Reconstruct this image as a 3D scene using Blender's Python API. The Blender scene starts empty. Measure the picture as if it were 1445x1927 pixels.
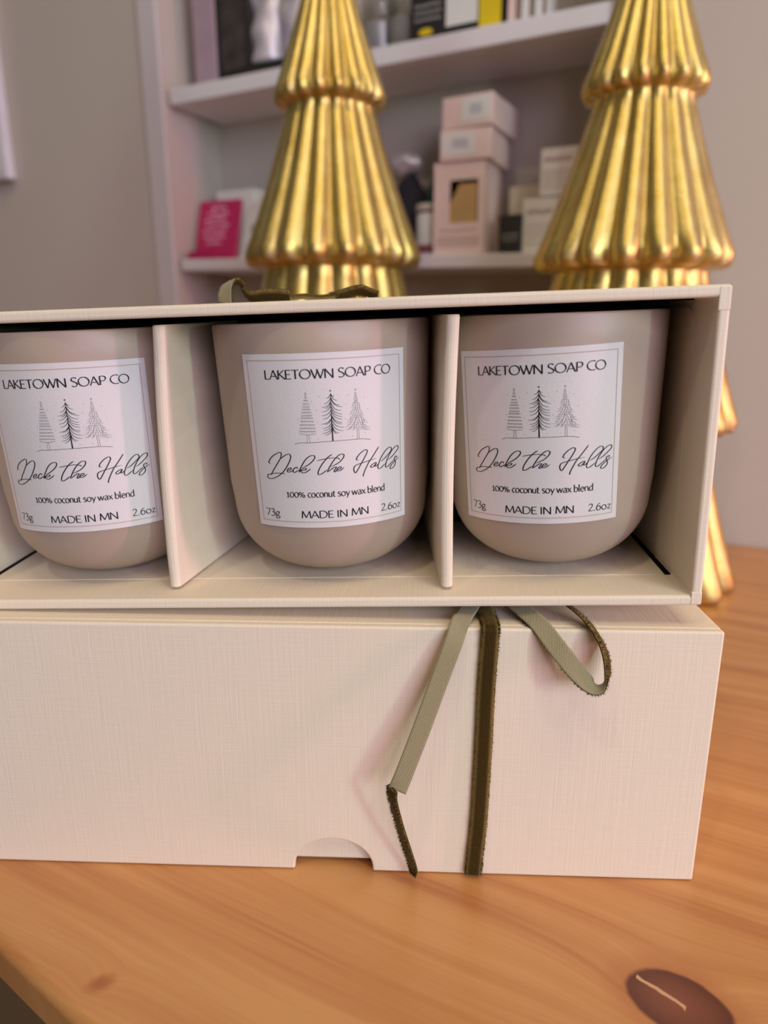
import bpy, bmesh, math, random
from mathutils import Vector, Matrix, noise
R = math.radians
random.seed(7)
sc = bpy.context.scene
COL = sc.collection

# ---------------------------------------------------------------- camera
cam_d = bpy.data.cameras.new('camera')
cam = bpy.data.objects.new('camera', cam_d)
COL.objects.link(cam)
rot = Matrix(((0.9991120246, -0.0081912360, 0.0413286537),
              (0.0420481780, 0.2559456059, -0.9657762668),
              (-0.0026670125, 0.9666564801, 0.2560627590)))
cam.matrix_world = Matrix.Translation((-0.0866705, -0.1814769, 0.1645655)) @ rot.to_4x4()
F_PX = 1310.868
cam_d.sensor_fit = 'HORIZONTAL'
cam_d.sensor_width = 36.0
cam_d.lens = F_PX / 1445 * 36.0
cam_d.clip_start = 0.01
cam_d.dof.use_dof = True
cam_d.dof.focus_distance = 0.198
cam_d.dof.aperture_fstop = 11.0
sc.camera = cam

# ---------------------------------------------------------------- exposure
sc.view_settings.view_transform = 'Standard'
sc.view_settings.look = 'None'
sc.view_settings.gamma = 1
sc.view_settings.use_curve_mapping = False
sc.view_settings.exposure = 0.0

# ---------------------------------------------------------------- world
w = bpy.data.worlds.new('world'); sc.world = w; w.use_nodes = True
nt = w.node_tree; nt.nodes.clear()
wo = nt.nodes.new('ShaderNodeOutputWorld'); bg = nt.nodes.new('ShaderNodeBackground')
tc = nt.nodes.new('ShaderNodeTexCoord'); nz = nt.nodes.new('ShaderNodeTexNoise')
nz.inputs['Scale'].default_value = 2.2; nz.inputs['Detail'].default_value = 2
cr = nt.nodes.new('ShaderNodeValToRGB')
cr.color_ramp.elements[0].position = 0.35; cr.color_ramp.elements[0].color = (0.20, 0.16, 0.12, 1)
cr.color_ramp.elements[1].position = 0.62; cr.color_ramp.elements[1].color = (0.62, 0.58, 0.55, 1)
nt.links.new(tc.outputs['Generated'], nz.inputs['Vector'])
nt.links.new(nz.outputs['Fac'], cr.inputs['Fac'])
nt.links.new(cr.outputs['Color'], bg.inputs['Color'])
nt.links.new(bg.outputs['Background'], wo.inputs['Surface'])
bg.inputs['Strength'].default_value = 0.22

# ---------------------------------------------------------------- lamps
def area(name, loc, target, sx, sy, power, color):
    d = bpy.data.lights.new(name, 'AREA'); d.shape = 'RECTANGLE'; d.size = sx; d.size_y = sy
    d.energy = power; d.color = color
    o = bpy.data.objects.new(name, d); COL.objects.link(o)
    o.location = loc
    o.rotation_euler = (Vector(target) - Vector(loc)).to_track_quat('-Z', 'Y').to_euler()
    return o
T0 = (-0.1, 0.0, 0.1)
area('shop_window_light', (1.0, -2.2, 0.85), T0, 1.5, 1.2, 35, (0.84, 0.755, 1.0))
area('ceiling_lamp', (0.25, -0.55, 1.75), T0, 0.9, 0.6, 8.2, (1.0, 0.79, 0.45))
area('pink_sign_light', (1.15, -0.26, 0.26), T0, 0.08, 0.34, 5.2, (1.0, 0.44, 0.62))
area('cool_doorway_light', (0.80, -0.85, 0.36), T0, 0.08, 0.34, 3.6, (0.66, 1.0, 0.86))
area('spot_ceiling_lamp', (-0.55, -0.75, 1.6), (0, .3, .25), 0.06, 0.06, 3.0, (1.0, 0.86, 0.62))
area('spot_ceiling_lamp', (0.55, -0.95, 1.5), (0, .3, .25), 0.06, 0.06, 2.0, (1.0, 0.86, 0.62))

# ---------------------------------------------------------------- materials
def new_mat(name):
    m = bpy.data.materials.new(name); m.use_nodes = True
    return m, m.node_tree, m.node_tree.nodes['Principled BSDF']
def N(nt, t, **kw):
    n = nt.nodes.new(t)
    for k, v in kw.items():
        if k.startswith('i_'): n.inputs[k[2:].replace('_', ' ')].default_value = v
        else: setattr(n, k, v)
    return n
def simple(name, col, rough=0.5, metal=0.0, var=0.06, scale=40, bump=0.0, bscale=400, **kw):
    m, t, b = new_mat(name)
    tc = N(t, 'ShaderNodeTexCoord'); nz = N(t, 'ShaderNodeTexNoise', i_Scale=scale, i_Detail=3.0)
    t.links.new(tc.outputs['Object'], nz.inputs['Vector'])
    cr = N(t, 'ShaderNodeValToRGB')
    cr.color_ramp.elements[0].position = .3; cr.color_ramp.elements[1].position = .7
    cr.color_ramp.elements[0].color = (*[c * (1 - var) for c in col], 1)
    cr.color_ramp.elements[1].color = (*[min(1, c * (1 + var)) for c in col], 1)
    t.links.new(nz.outputs['Fac'], cr.inputs['Fac']); t.links.new(cr.outputs['Color'], b.inputs['Base Color'])
    b.inputs['Roughness'].default_value = rough; b.inputs['Metallic'].default_value = metal
    if bump:
        n2 = N(t, 'ShaderNodeTexNoise', i_Scale=bscale, i_Detail=2.0); t.links.new(tc.outputs['Object'], n2.inputs['Vector'])
        bp = N(t, 'ShaderNodeBump', i_Strength=bump, i_Distance=0.0004)
        t.links.new(n2.outputs['Fac'], bp.inputs['Height']); t.links.new(bp.outputs['Normal'], b.inputs['Normal'])
    for k, v in kw.items(): b.inputs[k.replace('_', ' ')].default_value = v
    return m

def linen(name, col):
    m, t, b = new_mat(name)
    tc = N(t, 'ShaderNodeTexCoord')
    hs = []
    for sc_ in ((2600, 55, 45), (60, 2300, 2300), (900, 20, 25)):
        mp = N(t, 'ShaderNodeMapping'); mp.inputs['Scale'].default_value = sc_
        nz = N(t, 'ShaderNodeTexNoise', i_Scale=1.0, i_Detail=2.0)
        t.links.new(tc.outputs['Object'], mp.inputs['Vector']); t.links.new(mp.outputs['Vector'], nz.inputs['Vector'])
        hs.append(nz)
    a = N(t, 'ShaderNodeMath', operation='ADD'); a2 = N(t, 'ShaderNodeMath', operation='ADD')
    t.links.new(hs[0].outputs['Fac'], a.inputs[0]); t.links.new(hs[1].outputs['Fac'], a.inputs[1])
    t.links.new(a.outputs[0], a2.inputs[0]); t.links.new(hs[2].outputs['Fac'], a2.inputs[1])
    bp = N(t, 'ShaderNodeBump', i_Strength=0.32, i_Distance=0.0002)
    t.links.new(a2.outputs[0], bp.inputs['Height']); t.links.new(bp.outputs['Normal'], b.inputs['Normal'])
    cr = N(t, 'ShaderNodeMapRange'); cr.inputs[1].default_value = 1.1; cr.inputs[2].default_value = 1.9
    cr.inputs[3].default_value = .98; cr.inputs[4].default_value = 1.015
    t.links.new(a2.outputs[0], cr.inputs[0])
    mx = N(t, 'ShaderNodeVectorMath', operation='SCALE'); mx.inputs[0].default_value = col
    t.links.new(cr.outputs[0], mx.inputs['Scale']); t.links.new(mx.outputs[0], b.inputs['Base Color'])
    b.inputs['Roughness'].default_value = 0.62
    b.inputs['Specular IOR Level'].default_value = 0.3
    return m

def wood():
    m, t, b = new_mat('varnished_pine')
    L = t.links.new
    tc = N(t, 'ShaderNodeTexCoord')
    # object space: x along the boards, y across, origin at the knot
    def knotdist(cx, cy, sx, sy, ang):
        mp = N(t, 'ShaderNodeMapping', vector_type='TEXTURE')
        mp.inputs['Location'].default_value = (cx, cy, 0); mp.inputs['Rotation'].default_value = (0, 0, ang)
        mp.inputs['Scale'].default_value = (sx, sy, 1)
        L(tc.outputs['Object'], mp.inputs['Vector'])
        sp = N(t, 'ShaderNodeSeparateXYZ'); L(mp.outputs['Vector'], sp.inputs[0])
        cm = N(t, 'ShaderNodeCombineXYZ'); L(sp.outputs[0], cm.inputs[0]); L(sp.outputs[1], cm.inputs[1])
        ln = N(t, 'ShaderNodeVectorMath', operation='LENGTH'); L(cm.outputs[0], ln.inputs[0])
        return ln.outputs['Value'], sp
    d1, sp1 = knotdist(KX, KY, .0126, .0088, KA)
    d2, _ = knotdist(K2X, K2Y, .0042, .0028, 0.9)
    # grain field: across coordinate bent around the knots + noise
    nzb = N(t, 'ShaderNodeTexNoise', i_Scale=1.0, i_Detail=2.0)
    mpb = N(t, 'ShaderNodeMapping'); mpb.inputs['Scale'].default_value = (3.5, 12, 5)
    L(tc.outputs['Object'], mpb.inputs['Vector']); L(mpb.outputs['Vector'], nzb.inputs['Vector'])
    spo = N(t, 'ShaderNodeSeparateXYZ'); L(tc.outputs['Object'], spo.inputs[0])
    def bend(d, amt):
        e = N(t, 'ShaderNodeMath', operation='MULTIPLY'); L(d, e.inputs[0]); e.inputs[1].default_value = -.9
        x = N(t, 'ShaderNodeMath', operation='EXPONENT'); L(e.outputs[0], x.inputs[0])
        q = N(t, 'ShaderNodeMath', operation='MULTIPLY'); L(x.outputs[0], q.inputs[0]); q.inputs[1].default_value = amt
        return q.outputs[0]
    y0 = spo.outputs[1]
    def add(a, b_, op='ADD'):
        n = N(t, 'ShaderNodeMath', operation=op)
        for i, v in enumerate((a, b_)):
            if isinstance(v, (int, float)): n.inputs[i].default_value = v
            else: L(v, n.inputs[i])
        return n.outputs[0]
    yy = add(add(y0, bend(d1, .022)), bend(d2, .006))
    yy = add(yy, add(nzb.outputs['Fac'], .030, 'MULTIPLY'))
    xs = add(spo.outputs[0], 3.2, 'MULTIPLY')
    ys = add(yy, 95.0, 'MULTIPLY')
    cmb = N(t, 'ShaderNodeCombineXYZ'); L(xs, cmb.inputs[0]); L(ys, cmb.inputs[1])
    g1 = N(t, 'ShaderNodeTexNoise', i_Scale=1.0, i_Detail=3.0, i_Roughness=.55); L(cmb.outputs[0], g1.inputs['Vector'])
    ys2 = add(yy, 900.0, 'MULTIPLY'); xs2 = add(spo.outputs[0], 25., 'MULTIPLY')
    cmb2 = N(t, 'ShaderNodeCombineXYZ'); L(xs2, cmb2.inputs[0]); L(ys2, cmb2.inputs[1])
    g2 = N(t, 'ShaderNodeTexNoise', i_Scale=1.0, i_Detail=2.0); L(cmb2.outputs[0], g2.inputs['Vector'])
    gg = add(add(g1.outputs['Fac'], .85, 'MULTIPLY'), add(g2.outputs['Fac'], .15, 'MULTIPLY'))
    cr = N(t, 'ShaderNodeValToRGB'); L(gg, cr.inputs['Fac'])
    e = cr.color_ramp.elements; e[0].position = .32; e[0].color = (.40, .145, .040, 1)
    e[1].position = .60; e[1].color = (.60, .30, .105, 1)
    el = cr.color_ramp.elements.new(.45); el.color = (.52, .23, .072, 1)
    # big knot
    wob = N(t, 'ShaderNodeTexNoise', i_Scale=130.0, i_Detail=2.0); L(tc.outputs['Object'], wob.inputs['Vector'])
    dk = add(d1, add(wob.outputs['Fac'], .16, 'MULTIPLY'))
    kr = N(t, 'ShaderNodeValToRGB'); L(dk, kr.inputs['Fac'])
    k = kr.color_ramp.elements; k[0].position = 0.0; k[0].color = (.23, .070, .026, 1)
    k[1].position = 1.0; k[1].color = (.11, .026, .010, 1)
    a = kr.color_ramp.elements.new(.72); a.color = (.16, .042, .016, 1)
    km = N(t, 'ShaderNodeMapRange', interpolation_type='SMOOTHSTEP'); L(dk, km.inputs[0])
    km.inputs[1].default_value = 1.02; km.inputs[2].default_value = 1.16; km.inputs[3].default_value = 1; km.inputs[4].default_value = 0
    mx = N(t, 'ShaderNodeMix', data_type='RGBA'); L(km.outputs[0], mx.inputs['Factor']); L(cr.outputs['Color'], mx.inputs['A']); L(kr.outputs['Color'], mx.inputs['B'])
    # reddish halo round the knot
    kh = N(t, 'ShaderNodeMapRange', interpolation_type='SMOOTHSTEP'); L(dk, kh.inputs[0])
    kh.inputs[1].default_value = 1.0; kh.inputs[2].default_value = 1.9; kh.inputs[3].default_value = .55; kh.inputs[4].default_value = 0
    mh = N(t, 'ShaderNodeMix', data_type='RGBA'); L(kh.outputs[0], mh.inputs['Factor']); L(cr.outputs['Color'], mh.inputs['A']); mh.inputs['B'].default_value = (.40, .13, .035, 1)
    L(mh.outputs['Result'], mx.inputs['A'])
    # pale crack line inside the knot: |y - wiggle| small, -0.85 < x < 0.05
    wig = add(add(wob.outputs['Fac'], -.5), .5, 'MULTIPLY')
    yl = N(t, 'ShaderNodeMath', operation='ABSOLUTE'); L(add(add(sp1.outputs[1], wig), add(sp1.outputs[0], .32, 'MULTIPLY')), yl.inputs[0])
    cl = N(t, 'ShaderNodeMapRange', interpolation_type='SMOOTHSTEP'); L(yl.outputs[0], cl.inputs[0])
    cl.inputs[1].default_value = .035; cl.inputs[2].default_value = .10; cl.inputs[3].default_value = 1; cl.inputs[4].default_value = 0
    c2 = N(t, 'ShaderNodeMath', operation='LESS_THAN'); L(sp1.outputs[0], c2.inputs[0]); c2.inputs[1].default_value = .12
    c3 = N(t, 'ShaderNodeMath', operation='GREATER_THAN'); L(sp1.outputs[0], c3.inputs[0]); c3.inputs[1].default_value = -.88
    cf = add(add(cl.outputs[0], c2.outputs[0], 'MULTIPLY'), c3.outputs[0], 'MULTIPLY')
    m3 = N(t, 'ShaderNodeMix', data_type='RGBA'); L(cf, m3.inputs['Factor']); L(mx.outputs['Result'], m3.inputs['A']); m3.inputs['B'].default_value = (.62, .36, .20, 1)
    # small pin knot
    k2 = N(t, 'ShaderNodeMapRange', interpolation_type='SMOOTHSTEP'); L(d2, k2.inputs[0])
    k2.inputs[1].default_value = .2; k2.inputs[2].default_value = 1.3; k2.inputs[3].default_value = .75; k2.inputs[4].default_value = 0
    m4 = N(t, 'ShaderNodeMix', data_type='RGBA'); L(k2.outputs[0], m4.inputs['Factor']); L(m3.outputs['Result'], m4.inputs['A']); m4.inputs['B'].default_value = (.33, .085, .020, 1)
    L(m4.outputs['Result'], b.inputs['Base Color'])
    b.inputs['Roughness'].default_value = .42
    b.inputs['Coat Weight'].default_value = .35; b.inputs['Coat Roughness'].default_value = .22
    n3 = N(t, 'ShaderNodeTexNoise', i_Scale=60.0, i_Detail=4.0); L(tc.outputs['Object'], n3.inputs['Vector'])
    bp = N(t, 'ShaderNodeBump', i_Strength=.25, i_Distance=.0008); L(n3.outputs['Fac'], bp.inputs['Height'])
    L(bp.outputs['Normal'], b.inputs['Normal']); L(bp.outputs['Normal'], b.inputs['Coat Normal'])
    return m

def gold():
    m, t, b = new_mat('mercury_gold_glass')
    L = t.links.new
    tc = N(t, 'ShaderNodeTexCoord')
    nz = N(t, 'ShaderNodeTexNoise', i_Scale=55.0, i_Detail=5.0, i_Roughness=.65); L(tc.outputs['Object'], nz.inputs['Vector'])
    cr = N(t, 'ShaderNodeValToRGB'); L(nz.outputs['Fac'], cr.inputs['Fac'])
    e = cr.color_ramp.elements; e[0].position = .3; e[0].color = (.57, .42, .11, 1); e[1].position = .7; e[1].color = (.74, .63, .28, 1)
    L(cr.outputs['Color'], b.inputs['Base Color'])
    b.inputs['Metallic'].default_value = 1.0
    rr = N(t, 'ShaderNodeMapRange'); L(nz.outputs['Fac'], rr.inputs[0]); rr.inputs[3].default_value = .33; rr.inputs[4].default_value = .46
    L(rr.outputs[0], b.inputs['Roughness'])
    mp = N(t, 'ShaderNodeMapping'); mp.inputs['Scale'].default_value = (170, 170, 850)
    n2 = N(t, 'ShaderNodeTexNoise', i_Scale=1.0, i_Detail=3.0); L(tc.outputs['Object'], mp.inputs['Vector']); L(mp.outputs['Vector'], n2.inputs['Vector'])
    bp = N(t, 'ShaderNodeBump', i_Strength=1.0, i_Distance=.0016); L(n2.outputs['Fac'], bp.inputs['Height'])
    b2 = N(t, 'ShaderNodeBump', i_Strength=.35, i_Distance=.0006); L(n2.outputs['Fac'], b2.inputs['Height'])
    L(b2.outputs['Normal'], b.inputs['Normal']); L(bp.outputs['Normal'], b.inputs['Coat Normal'])
    b.inputs['Coat Weight'].default_value = 1.0; b.inputs['Coat Roughness'].default_value = .05; b.inputs['Coat IOR'].default_value = 1.65
    b.inputs['Coat Tint'].default_value = (1.0, .93, .70, 1)
    return m

def ribbon_mats():
    # velvet pile
    m, t, b = new_mat('olive_velvet'); L = t.links.new
    uv = N(t, 'ShaderNodeUVMap'); nz = N(t, 'ShaderNodeTexNoise', i_Scale=1.0, i_Detail=3.0)
    mp = N(t, 'ShaderNodeMapping'); mp.inputs['Scale'].default_value = (9, 5, 1)
    L(uv.outputs['UV'], mp.inputs['Vector']); L(mp.outputs['Vector'], nz.inputs['Vector'])
    cr = N(t, 'ShaderNodeValToRGB'); L(nz.outputs['Fac'], cr.inputs['Fac'])
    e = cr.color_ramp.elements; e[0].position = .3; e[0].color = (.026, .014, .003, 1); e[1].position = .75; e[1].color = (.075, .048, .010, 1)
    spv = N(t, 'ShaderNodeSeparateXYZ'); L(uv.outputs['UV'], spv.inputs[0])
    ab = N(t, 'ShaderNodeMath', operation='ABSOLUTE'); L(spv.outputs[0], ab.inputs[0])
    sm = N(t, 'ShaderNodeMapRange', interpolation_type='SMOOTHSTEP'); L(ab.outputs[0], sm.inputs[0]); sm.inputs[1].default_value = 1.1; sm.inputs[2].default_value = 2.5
    vm = N(t, 'ShaderNodeMix', data_type='RGBA'); L(sm.outputs[0], vm.inputs['Factor']); L(cr.outputs['Color'], vm.inputs['A']); vm.inputs['B'].default_value = (.24, .165, .055, 1)  # pile sheen painted into the base colour: dark centre, lighter towards both edges
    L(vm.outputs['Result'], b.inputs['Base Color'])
    b.inputs['Roughness'].default_value = .9; b.inputs['Sheen Weight'].default_value = .55; b.inputs['Sheen Tint'].default_value = (.62, .48, .16, 1)
    b.inputs['Sheen Roughness'].default_value = .3; b.inputs['Specular IOR Level'].default_value = .1
    n2 = N(t, 'ShaderNodeTexNoise', i_Scale=2500.0, i_Detail=2.0); tc = N(t, 'ShaderNodeTexCoord'); L(tc.outputs['Object'], n2.inputs['Vector'])
    bp = N(t, 'ShaderNodeBump', i_Strength=.9, i_Distance=.0005); L(n2.outputs['Fac'], bp.inputs['Height']); L(bp.outputs['Normal'], b.inputs['Normal'])
    velvet = m
    # woven back
    m, t, b = new_mat('sage_weave'); L = t.links.new
    uv = N(t, 'ShaderNodeUVMap'); sp = N(t, 'ShaderNodeSeparateXYZ'); L(uv.outputs['UV'], sp.inputs[0])
    def sn(o, f, ph=0.0):
        a = N(t, 'ShaderNodeMath', operation='MULTIPLY_ADD'); L(o, a.inputs[0]); a.inputs[1].default_value = f; a.inputs[2].default_value = ph
        s = N(t, 'ShaderNodeMath', operation='SINE'); L(a.outputs[0], s.inputs[0]); return s.outputs[0]
    # uv in millimetres: u across, v along
    pr = N(t, 'ShaderNodeMath', operation='MULTIPLY'); L(sn(sp.outputs[0], 11.5), pr.inputs[0]); L(sn(sp.outputs[1], 8.5), pr.inputs[1])
    cr = N(t, 'ShaderNodeValToRGB'); mr = N(t, 'ShaderNodeMapRange'); L(pr.outputs[0], mr.inputs[0]); mr.inputs[1].default_value = -1
    L(mr.outputs[0], cr.inputs['Fac'])
    e = cr.color_ramp.elements; e[0].position = .2; e[0].color = (.17, .145, .060, 1); e[1].position = .75; e[1].color = (.43, .38, .22, 1)
    L(cr.outputs['Color'], b.inputs['Base Color'])
    bp = N(t, 'ShaderNodeBump', i_Strength=.8, i_Distance=.0002); L(mr.outputs[0], bp.inputs['Height']); L(bp.outputs['Normal'], b.inputs['Normal'])
    b.inputs['Roughness'].default_value = .6; b.inputs['Sheen Weight'].default_value = .3
    return velvet, m

# wall frame: x to the right along the wall, y into the wall, z up
WALL_O = Vector((0.1745814, 0.3460578, 0.0)); WALL_A = R(-24.5648)
MW = Matrix.Translation(WALL_O) @ Matrix.Rotation(WALL_A, 4, 'Z')
def wl(x, y, z): return MW @ Vector((x, y, z))
MWI = MW.inverted()
_k = MWI @ Vector((-0.0187, -0.0410, 0)); KX, KY, KA = _k.x, _k.y, R(-6)
_k = MWI @ Vector((-0.16665, -0.0410, 0)); K2X, K2Y = _k.x, _k.y

M = {}
M['linen'] = linen('cream_linen_paper', (0.81, 0.715, 0.575))
M['black'] = simple('matt_black', (0.006, 0.005, 0.005), .9, var=.1, Specular_IOR_Level=.05)
M['jar'] = simple('taupe_jar_lacquer', (0.45, 0.355, 0.285), .42, var=.02, scale=60, bump=.05, bscale=900)
M['wax'] = simple('cream_wax', (0.75, 0.68, 0.55), .4, var=.03)
M['wick'] = simple('cotton_wick', (0.7, 0.65, 0.55), .9)
M['paper'] = simple('white_label_paper', (0.71, 0.69, 0.70), .55, var=.015, scale=30, bump=.12, bscale=1500)
M['ink'] = simple('black_ink', (0.012, 0.010, 0.014), .5, var=.1)
M['tanline'] = simple('tan_print', (0.50, 0.36, 0.28), .6)
M['greyink'] = simple('grey_ink', (0.11, 0.10, 0.12), .5, var=.1)
M['wood'] = wood()
M['gold'] = gold()
M['velvet'], M['weave'] = ribbon_mats()
M['wall'] = simple('warm_grey_wall_paint', (0.52, 0.47, 0.425), .8, var=.02, scale=3, bump=.1, bscale=200)
M['trim'] = simple('white_trim_paint', (0.60, 0.57, 0.575), .45, var=.02, scale=5)
M['shelf'] = simple('white_shelf_laminate', (0.74, 0.72, 0.76), .4, var=.02, scale=8)
M['floor'] = simple('brown_floor', (0.22, 0.15, 0.07), .6, var=.25, scale=3)
M['framewhite'] = simple('white_frame', (0.66, 0.66, 0.72), .4)
M['pink'] = simple('magenta_card', (0.42, 0.010, 0.10), .5, var=.06)
M['pinkink'] = simple('pale_pink_print', (0.85, 0.42, 0.60), .6)
M['white'] = simple('white_card', (0.74, 0.73, 0.72), .5, var=.04)
M['greenp'] = simple('green_print', (0.06, 0.17, 0.12), .5)
M['blush'] = simple('blush_card', (0.80, 0.62, 0.58), .55, var=.04)
M['tan'] = simple('tan_soap', (0.52, 0.33, 0.13), .6, var=.08)
M['beige'] = simple('beige_card', (0.62, 0.53, 0.47), .55, var=.04)
M['maroon'] = simple('maroon_print', (0.22, 0.05, 0.06), .5)
M['bluegrey'] = simple('blue_grey_print', (0.22, 0.24, 0.32), .5)
M['darkbox'] = simple('black_box_card', (0.018, 0.017, 0.018), .45)
M['yellow'] = simple('yellow_print', (0.75, 0.55, 0.01), .5)
M['mauve'] = simple('mauve_card', (0.40, 0.29, 0.36), .5)
M['blackcloth'] = simple('navy_cloth', (0.012, 0.012, 0.022), .9, bump=.3, bscale=120)
M['greencloth'] = simple('dark_green_cloth', (0.008, 0.07, 0.06), .8, bump=.3, bscale=120)
M['foil'] = simple('crinkled_silver_foil', (0.62, 0.58, 0.64), .38, metal=.35, bump=.8, bscale=60)
M['darkpic'] = simple('dark_photo_print', (0.055, 0.045, 0.042), .4, var=.5, scale=60)
M['brown'] = simple('brown_card', (0.20, 0.13, 0.10), .6)
m, t, b = new_mat('clear_glass'); b.inputs['Transmission Weight'].default_value = 1; b.inputs['Roughness'].default_value = .03; b.inputs['IOR'].default_value = 1.45
nzg = N(t, 'ShaderNodeTexNoise', i_Scale=20.0); crg = N(t, 'ShaderNodeMapRange'); crg.inputs[3].default_value = .02; crg.inputs[4].default_value = .08
t.links.new(nzg.outputs['Fac'], crg.inputs[0]); t.links.new(crg.outputs[0], b.inputs['Roughness'])
M['glass'] = m

# ---------------------------------------------------------------- mesh helpers
def tag(o, label=None, cat=None, group=None, kind=None):
    if label: o['label'] = label
    if cat: o['category'] = cat
    if group: o['group'] = group
    if kind: o['kind'] = kind
    return o
def empty(name, mat=None):
    o = bpy.data.objects.new(name, None); COL.objects.link(o)
    o.empty_display_size = .02
    if mat is not None: o.matrix_world = mat
    return o
def link(name, bm, mats, parent=None, mat=None, smooth=False):
    me = bpy.data.meshes.new(name)
    bmesh.ops.recalc_face_normals(bm, faces=bm.faces) if smooth != 'keep' else None
    bm.to_mesh(me); bm.free()
    for mm in (mats if isinstance(mats, (list, tuple)) else [mats]): me.materials.append(mm)
    if smooth:
        for p in me.polygons: p.use_smooth = True
    o = bpy.data.objects.new(name, me); COL.objects.link(o)
    if parent: o.parent = parent
    if mat is not None: o.matrix_local = mat
    return o
def box(bm, x0, x1, y0, y1, z0, z1, mi=0, bev=0, mat=None, seg=2):
    vs = [bm.verts.new((x, y, z)) for x in (x0, x1) for y in (y0, y1) for z in (z0, z1)]
    fs = []
    for q in ((0, 1, 3, 2), (4, 6, 7, 5), (0, 4, 5, 1), (2, 3, 7, 6), (0, 2, 6, 4), (1, 5, 7, 3)):
        f = bm.faces.new([vs[i] for i in q]); f.material_index = mi; fs.append(f)
    if bev:
        es = list({e for f in fs for e in f.edges})
        r = bmesh.ops.bevel(bm, geom=es, offset=bev, segments=seg, affect='EDGES', profile=.5)
        for f in r['faces']: f.material_index = mi
        vs = list({v for f in bm.faces if f.is_valid for v in f.verts}) if mat is None else [v for v in bm.verts if v.tag is False]
    if mat is not None:
        for v in bm.verts:
            if not v.tag: v.co = mat @ v.co
    for v in bm.verts: v.tag = True
    return fs
def lathe(bm, prof, n=48, mi=0, mat=Matrix(), close=True):
    rings = []
    for r, z in prof:
        if r < 1e-6: rings.append([bm.verts.new(mat @ Vector((0, 0, z)))])
        else: rings.append([bm.verts.new(mat @ Vector((r * math.cos(2 * math.pi * i / n), r * math.sin(2 * math.pi * i / n), z))) for i in range(n)])
    for a, b_ in zip(rings, rings[1:]):
        for i in range(n):
            j = (i + 1) % n
            if len(a) == 1: f = bm.faces.new((a[0], b_[j], b_[i]))
            elif len(b_) == 1: f = bm.faces.new((a[i], a[j], b_[0]))
            else: f = bm.faces.new((a[i], a[j], b_[j], b_[i]))
            f.material_index = mi
    for v in bm.verts: v.tag = True
def catmull(pts, k=6):
    P = [Vector(p) for p in pts]
    P = [P[0] * 2 - P[1]] + P + [P[-1] * 2 - P[-2]]
    out = []
    for i in range(1, len(P) - 2):
        for s in range(k):
            u = s / k
            out.append(.5 * ((2 * P[i]) + (-P[i - 1] + P[i + 1]) * u + (2 * P[i - 1] - 5 * P[i] + 4 * P[i + 1] - P[i + 2]) * u * u + (-P[i - 1] + 3 * P[i] - 3 * P[i + 1] + P[i + 2]) * u ** 3))
    out.append(P[-2].copy())
    return out

# ---------------------------------------------------------------- room
FLZ = -0.76
bm = bmesh.new()
AX0, AX1, AZ0, AZ1, AD = -0.5606, -0.130, 0.04, 0.70, 0.080
for a in ((-2.6, AX0, 0, .16, FLZ, 1.6), (AX1, 1.8, 0, .16, FLZ, 1.6), (AX0, AX1, 0, .16, FLZ, AZ0), (AX0, AX1, 0, .16, AZ1, 1.6), (AX0, AX1, AD, .16, AZ0, AZ1)):
    box(bm, *a)
tag(link('wall_back', bm, M['wall'], mat=MW), kind='structure')
bm = bmesh.new(); box(bm, -3, 3, -3, 1.2, FLZ - .05, FLZ)
tag(link('floor', bm, M['floor']), kind='structure')
bm = bmesh.new(); box(bm, AX0 - .0245, AX0, -.004, 0.0, -.3, 1.2, bev=.001)
tag(link('trim_1', bm, M['trim'], mat=MW), kind='structure')
bm = bmesh.new(); box(bm, AX1, AX1 + .0245, -.004, 0.0, -.3, 1.2, bev=.001)
tag(link('trim_2', bm, M['trim'], mat=MW), kind='structure')

# ---------------------------------------------------------------- table
tb = empty('pine_table', MW @ Matrix.Translation((-.2, -.25, 0)))
TMI = Matrix.Translation((.2, .25, 0))
bm = bmesh.new()
prof = [(-.002, 0.0), (-.495, 0.0)]
for i in range(1, 9):
    a = i / 8 * math.pi / 2
    prof.append((-.495 - .0030 * math.sin(a), -.0030 * (1 - math.cos(a))))
prof += [(-.498, -.0125), (-.4965, -.014), (-.002, -.014)]
# the front edge runs very slightly askew to the wall, as in the photo
A = [bm.verts.new((-1.25, y + (0.0 if y > -.4 else .155), z)) for y, z in prof]
B = [bm.verts.new((.85, y - (0.0 if y > -.4 else .1515), z)) for y, z in prof]
for i in range(len(prof)):
    j = (i + 1) % len(prof)
    bm.faces.new((A[i], B[i], B[j], A[j]))
bm.faces.new(A[::-1]); bm.faces.new(B)
top = link('tabletop', bm, M['wood'], parent=tb, mat=TMI)
for lx in (-1.15, .75):
    for ly in (-.27, -.06):
        bm = bmesh.new(); box(bm, lx - .025, lx + .025, ly - .025, ly + .025, FLZ, -.014, bev=.003)
        link('leg', bm, M['wood'], parent=tb, mat=TMI)
bm = bmesh.new(); box(bm, -1.12, .72, -.28, -.26, -.10, -.014); link('apron', bm, M['wood'], parent=tb, mat=TMI)
tag(tb, 'orange varnished pine table with a dark oval knot, carrying the cream boxes', 'table')

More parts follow.
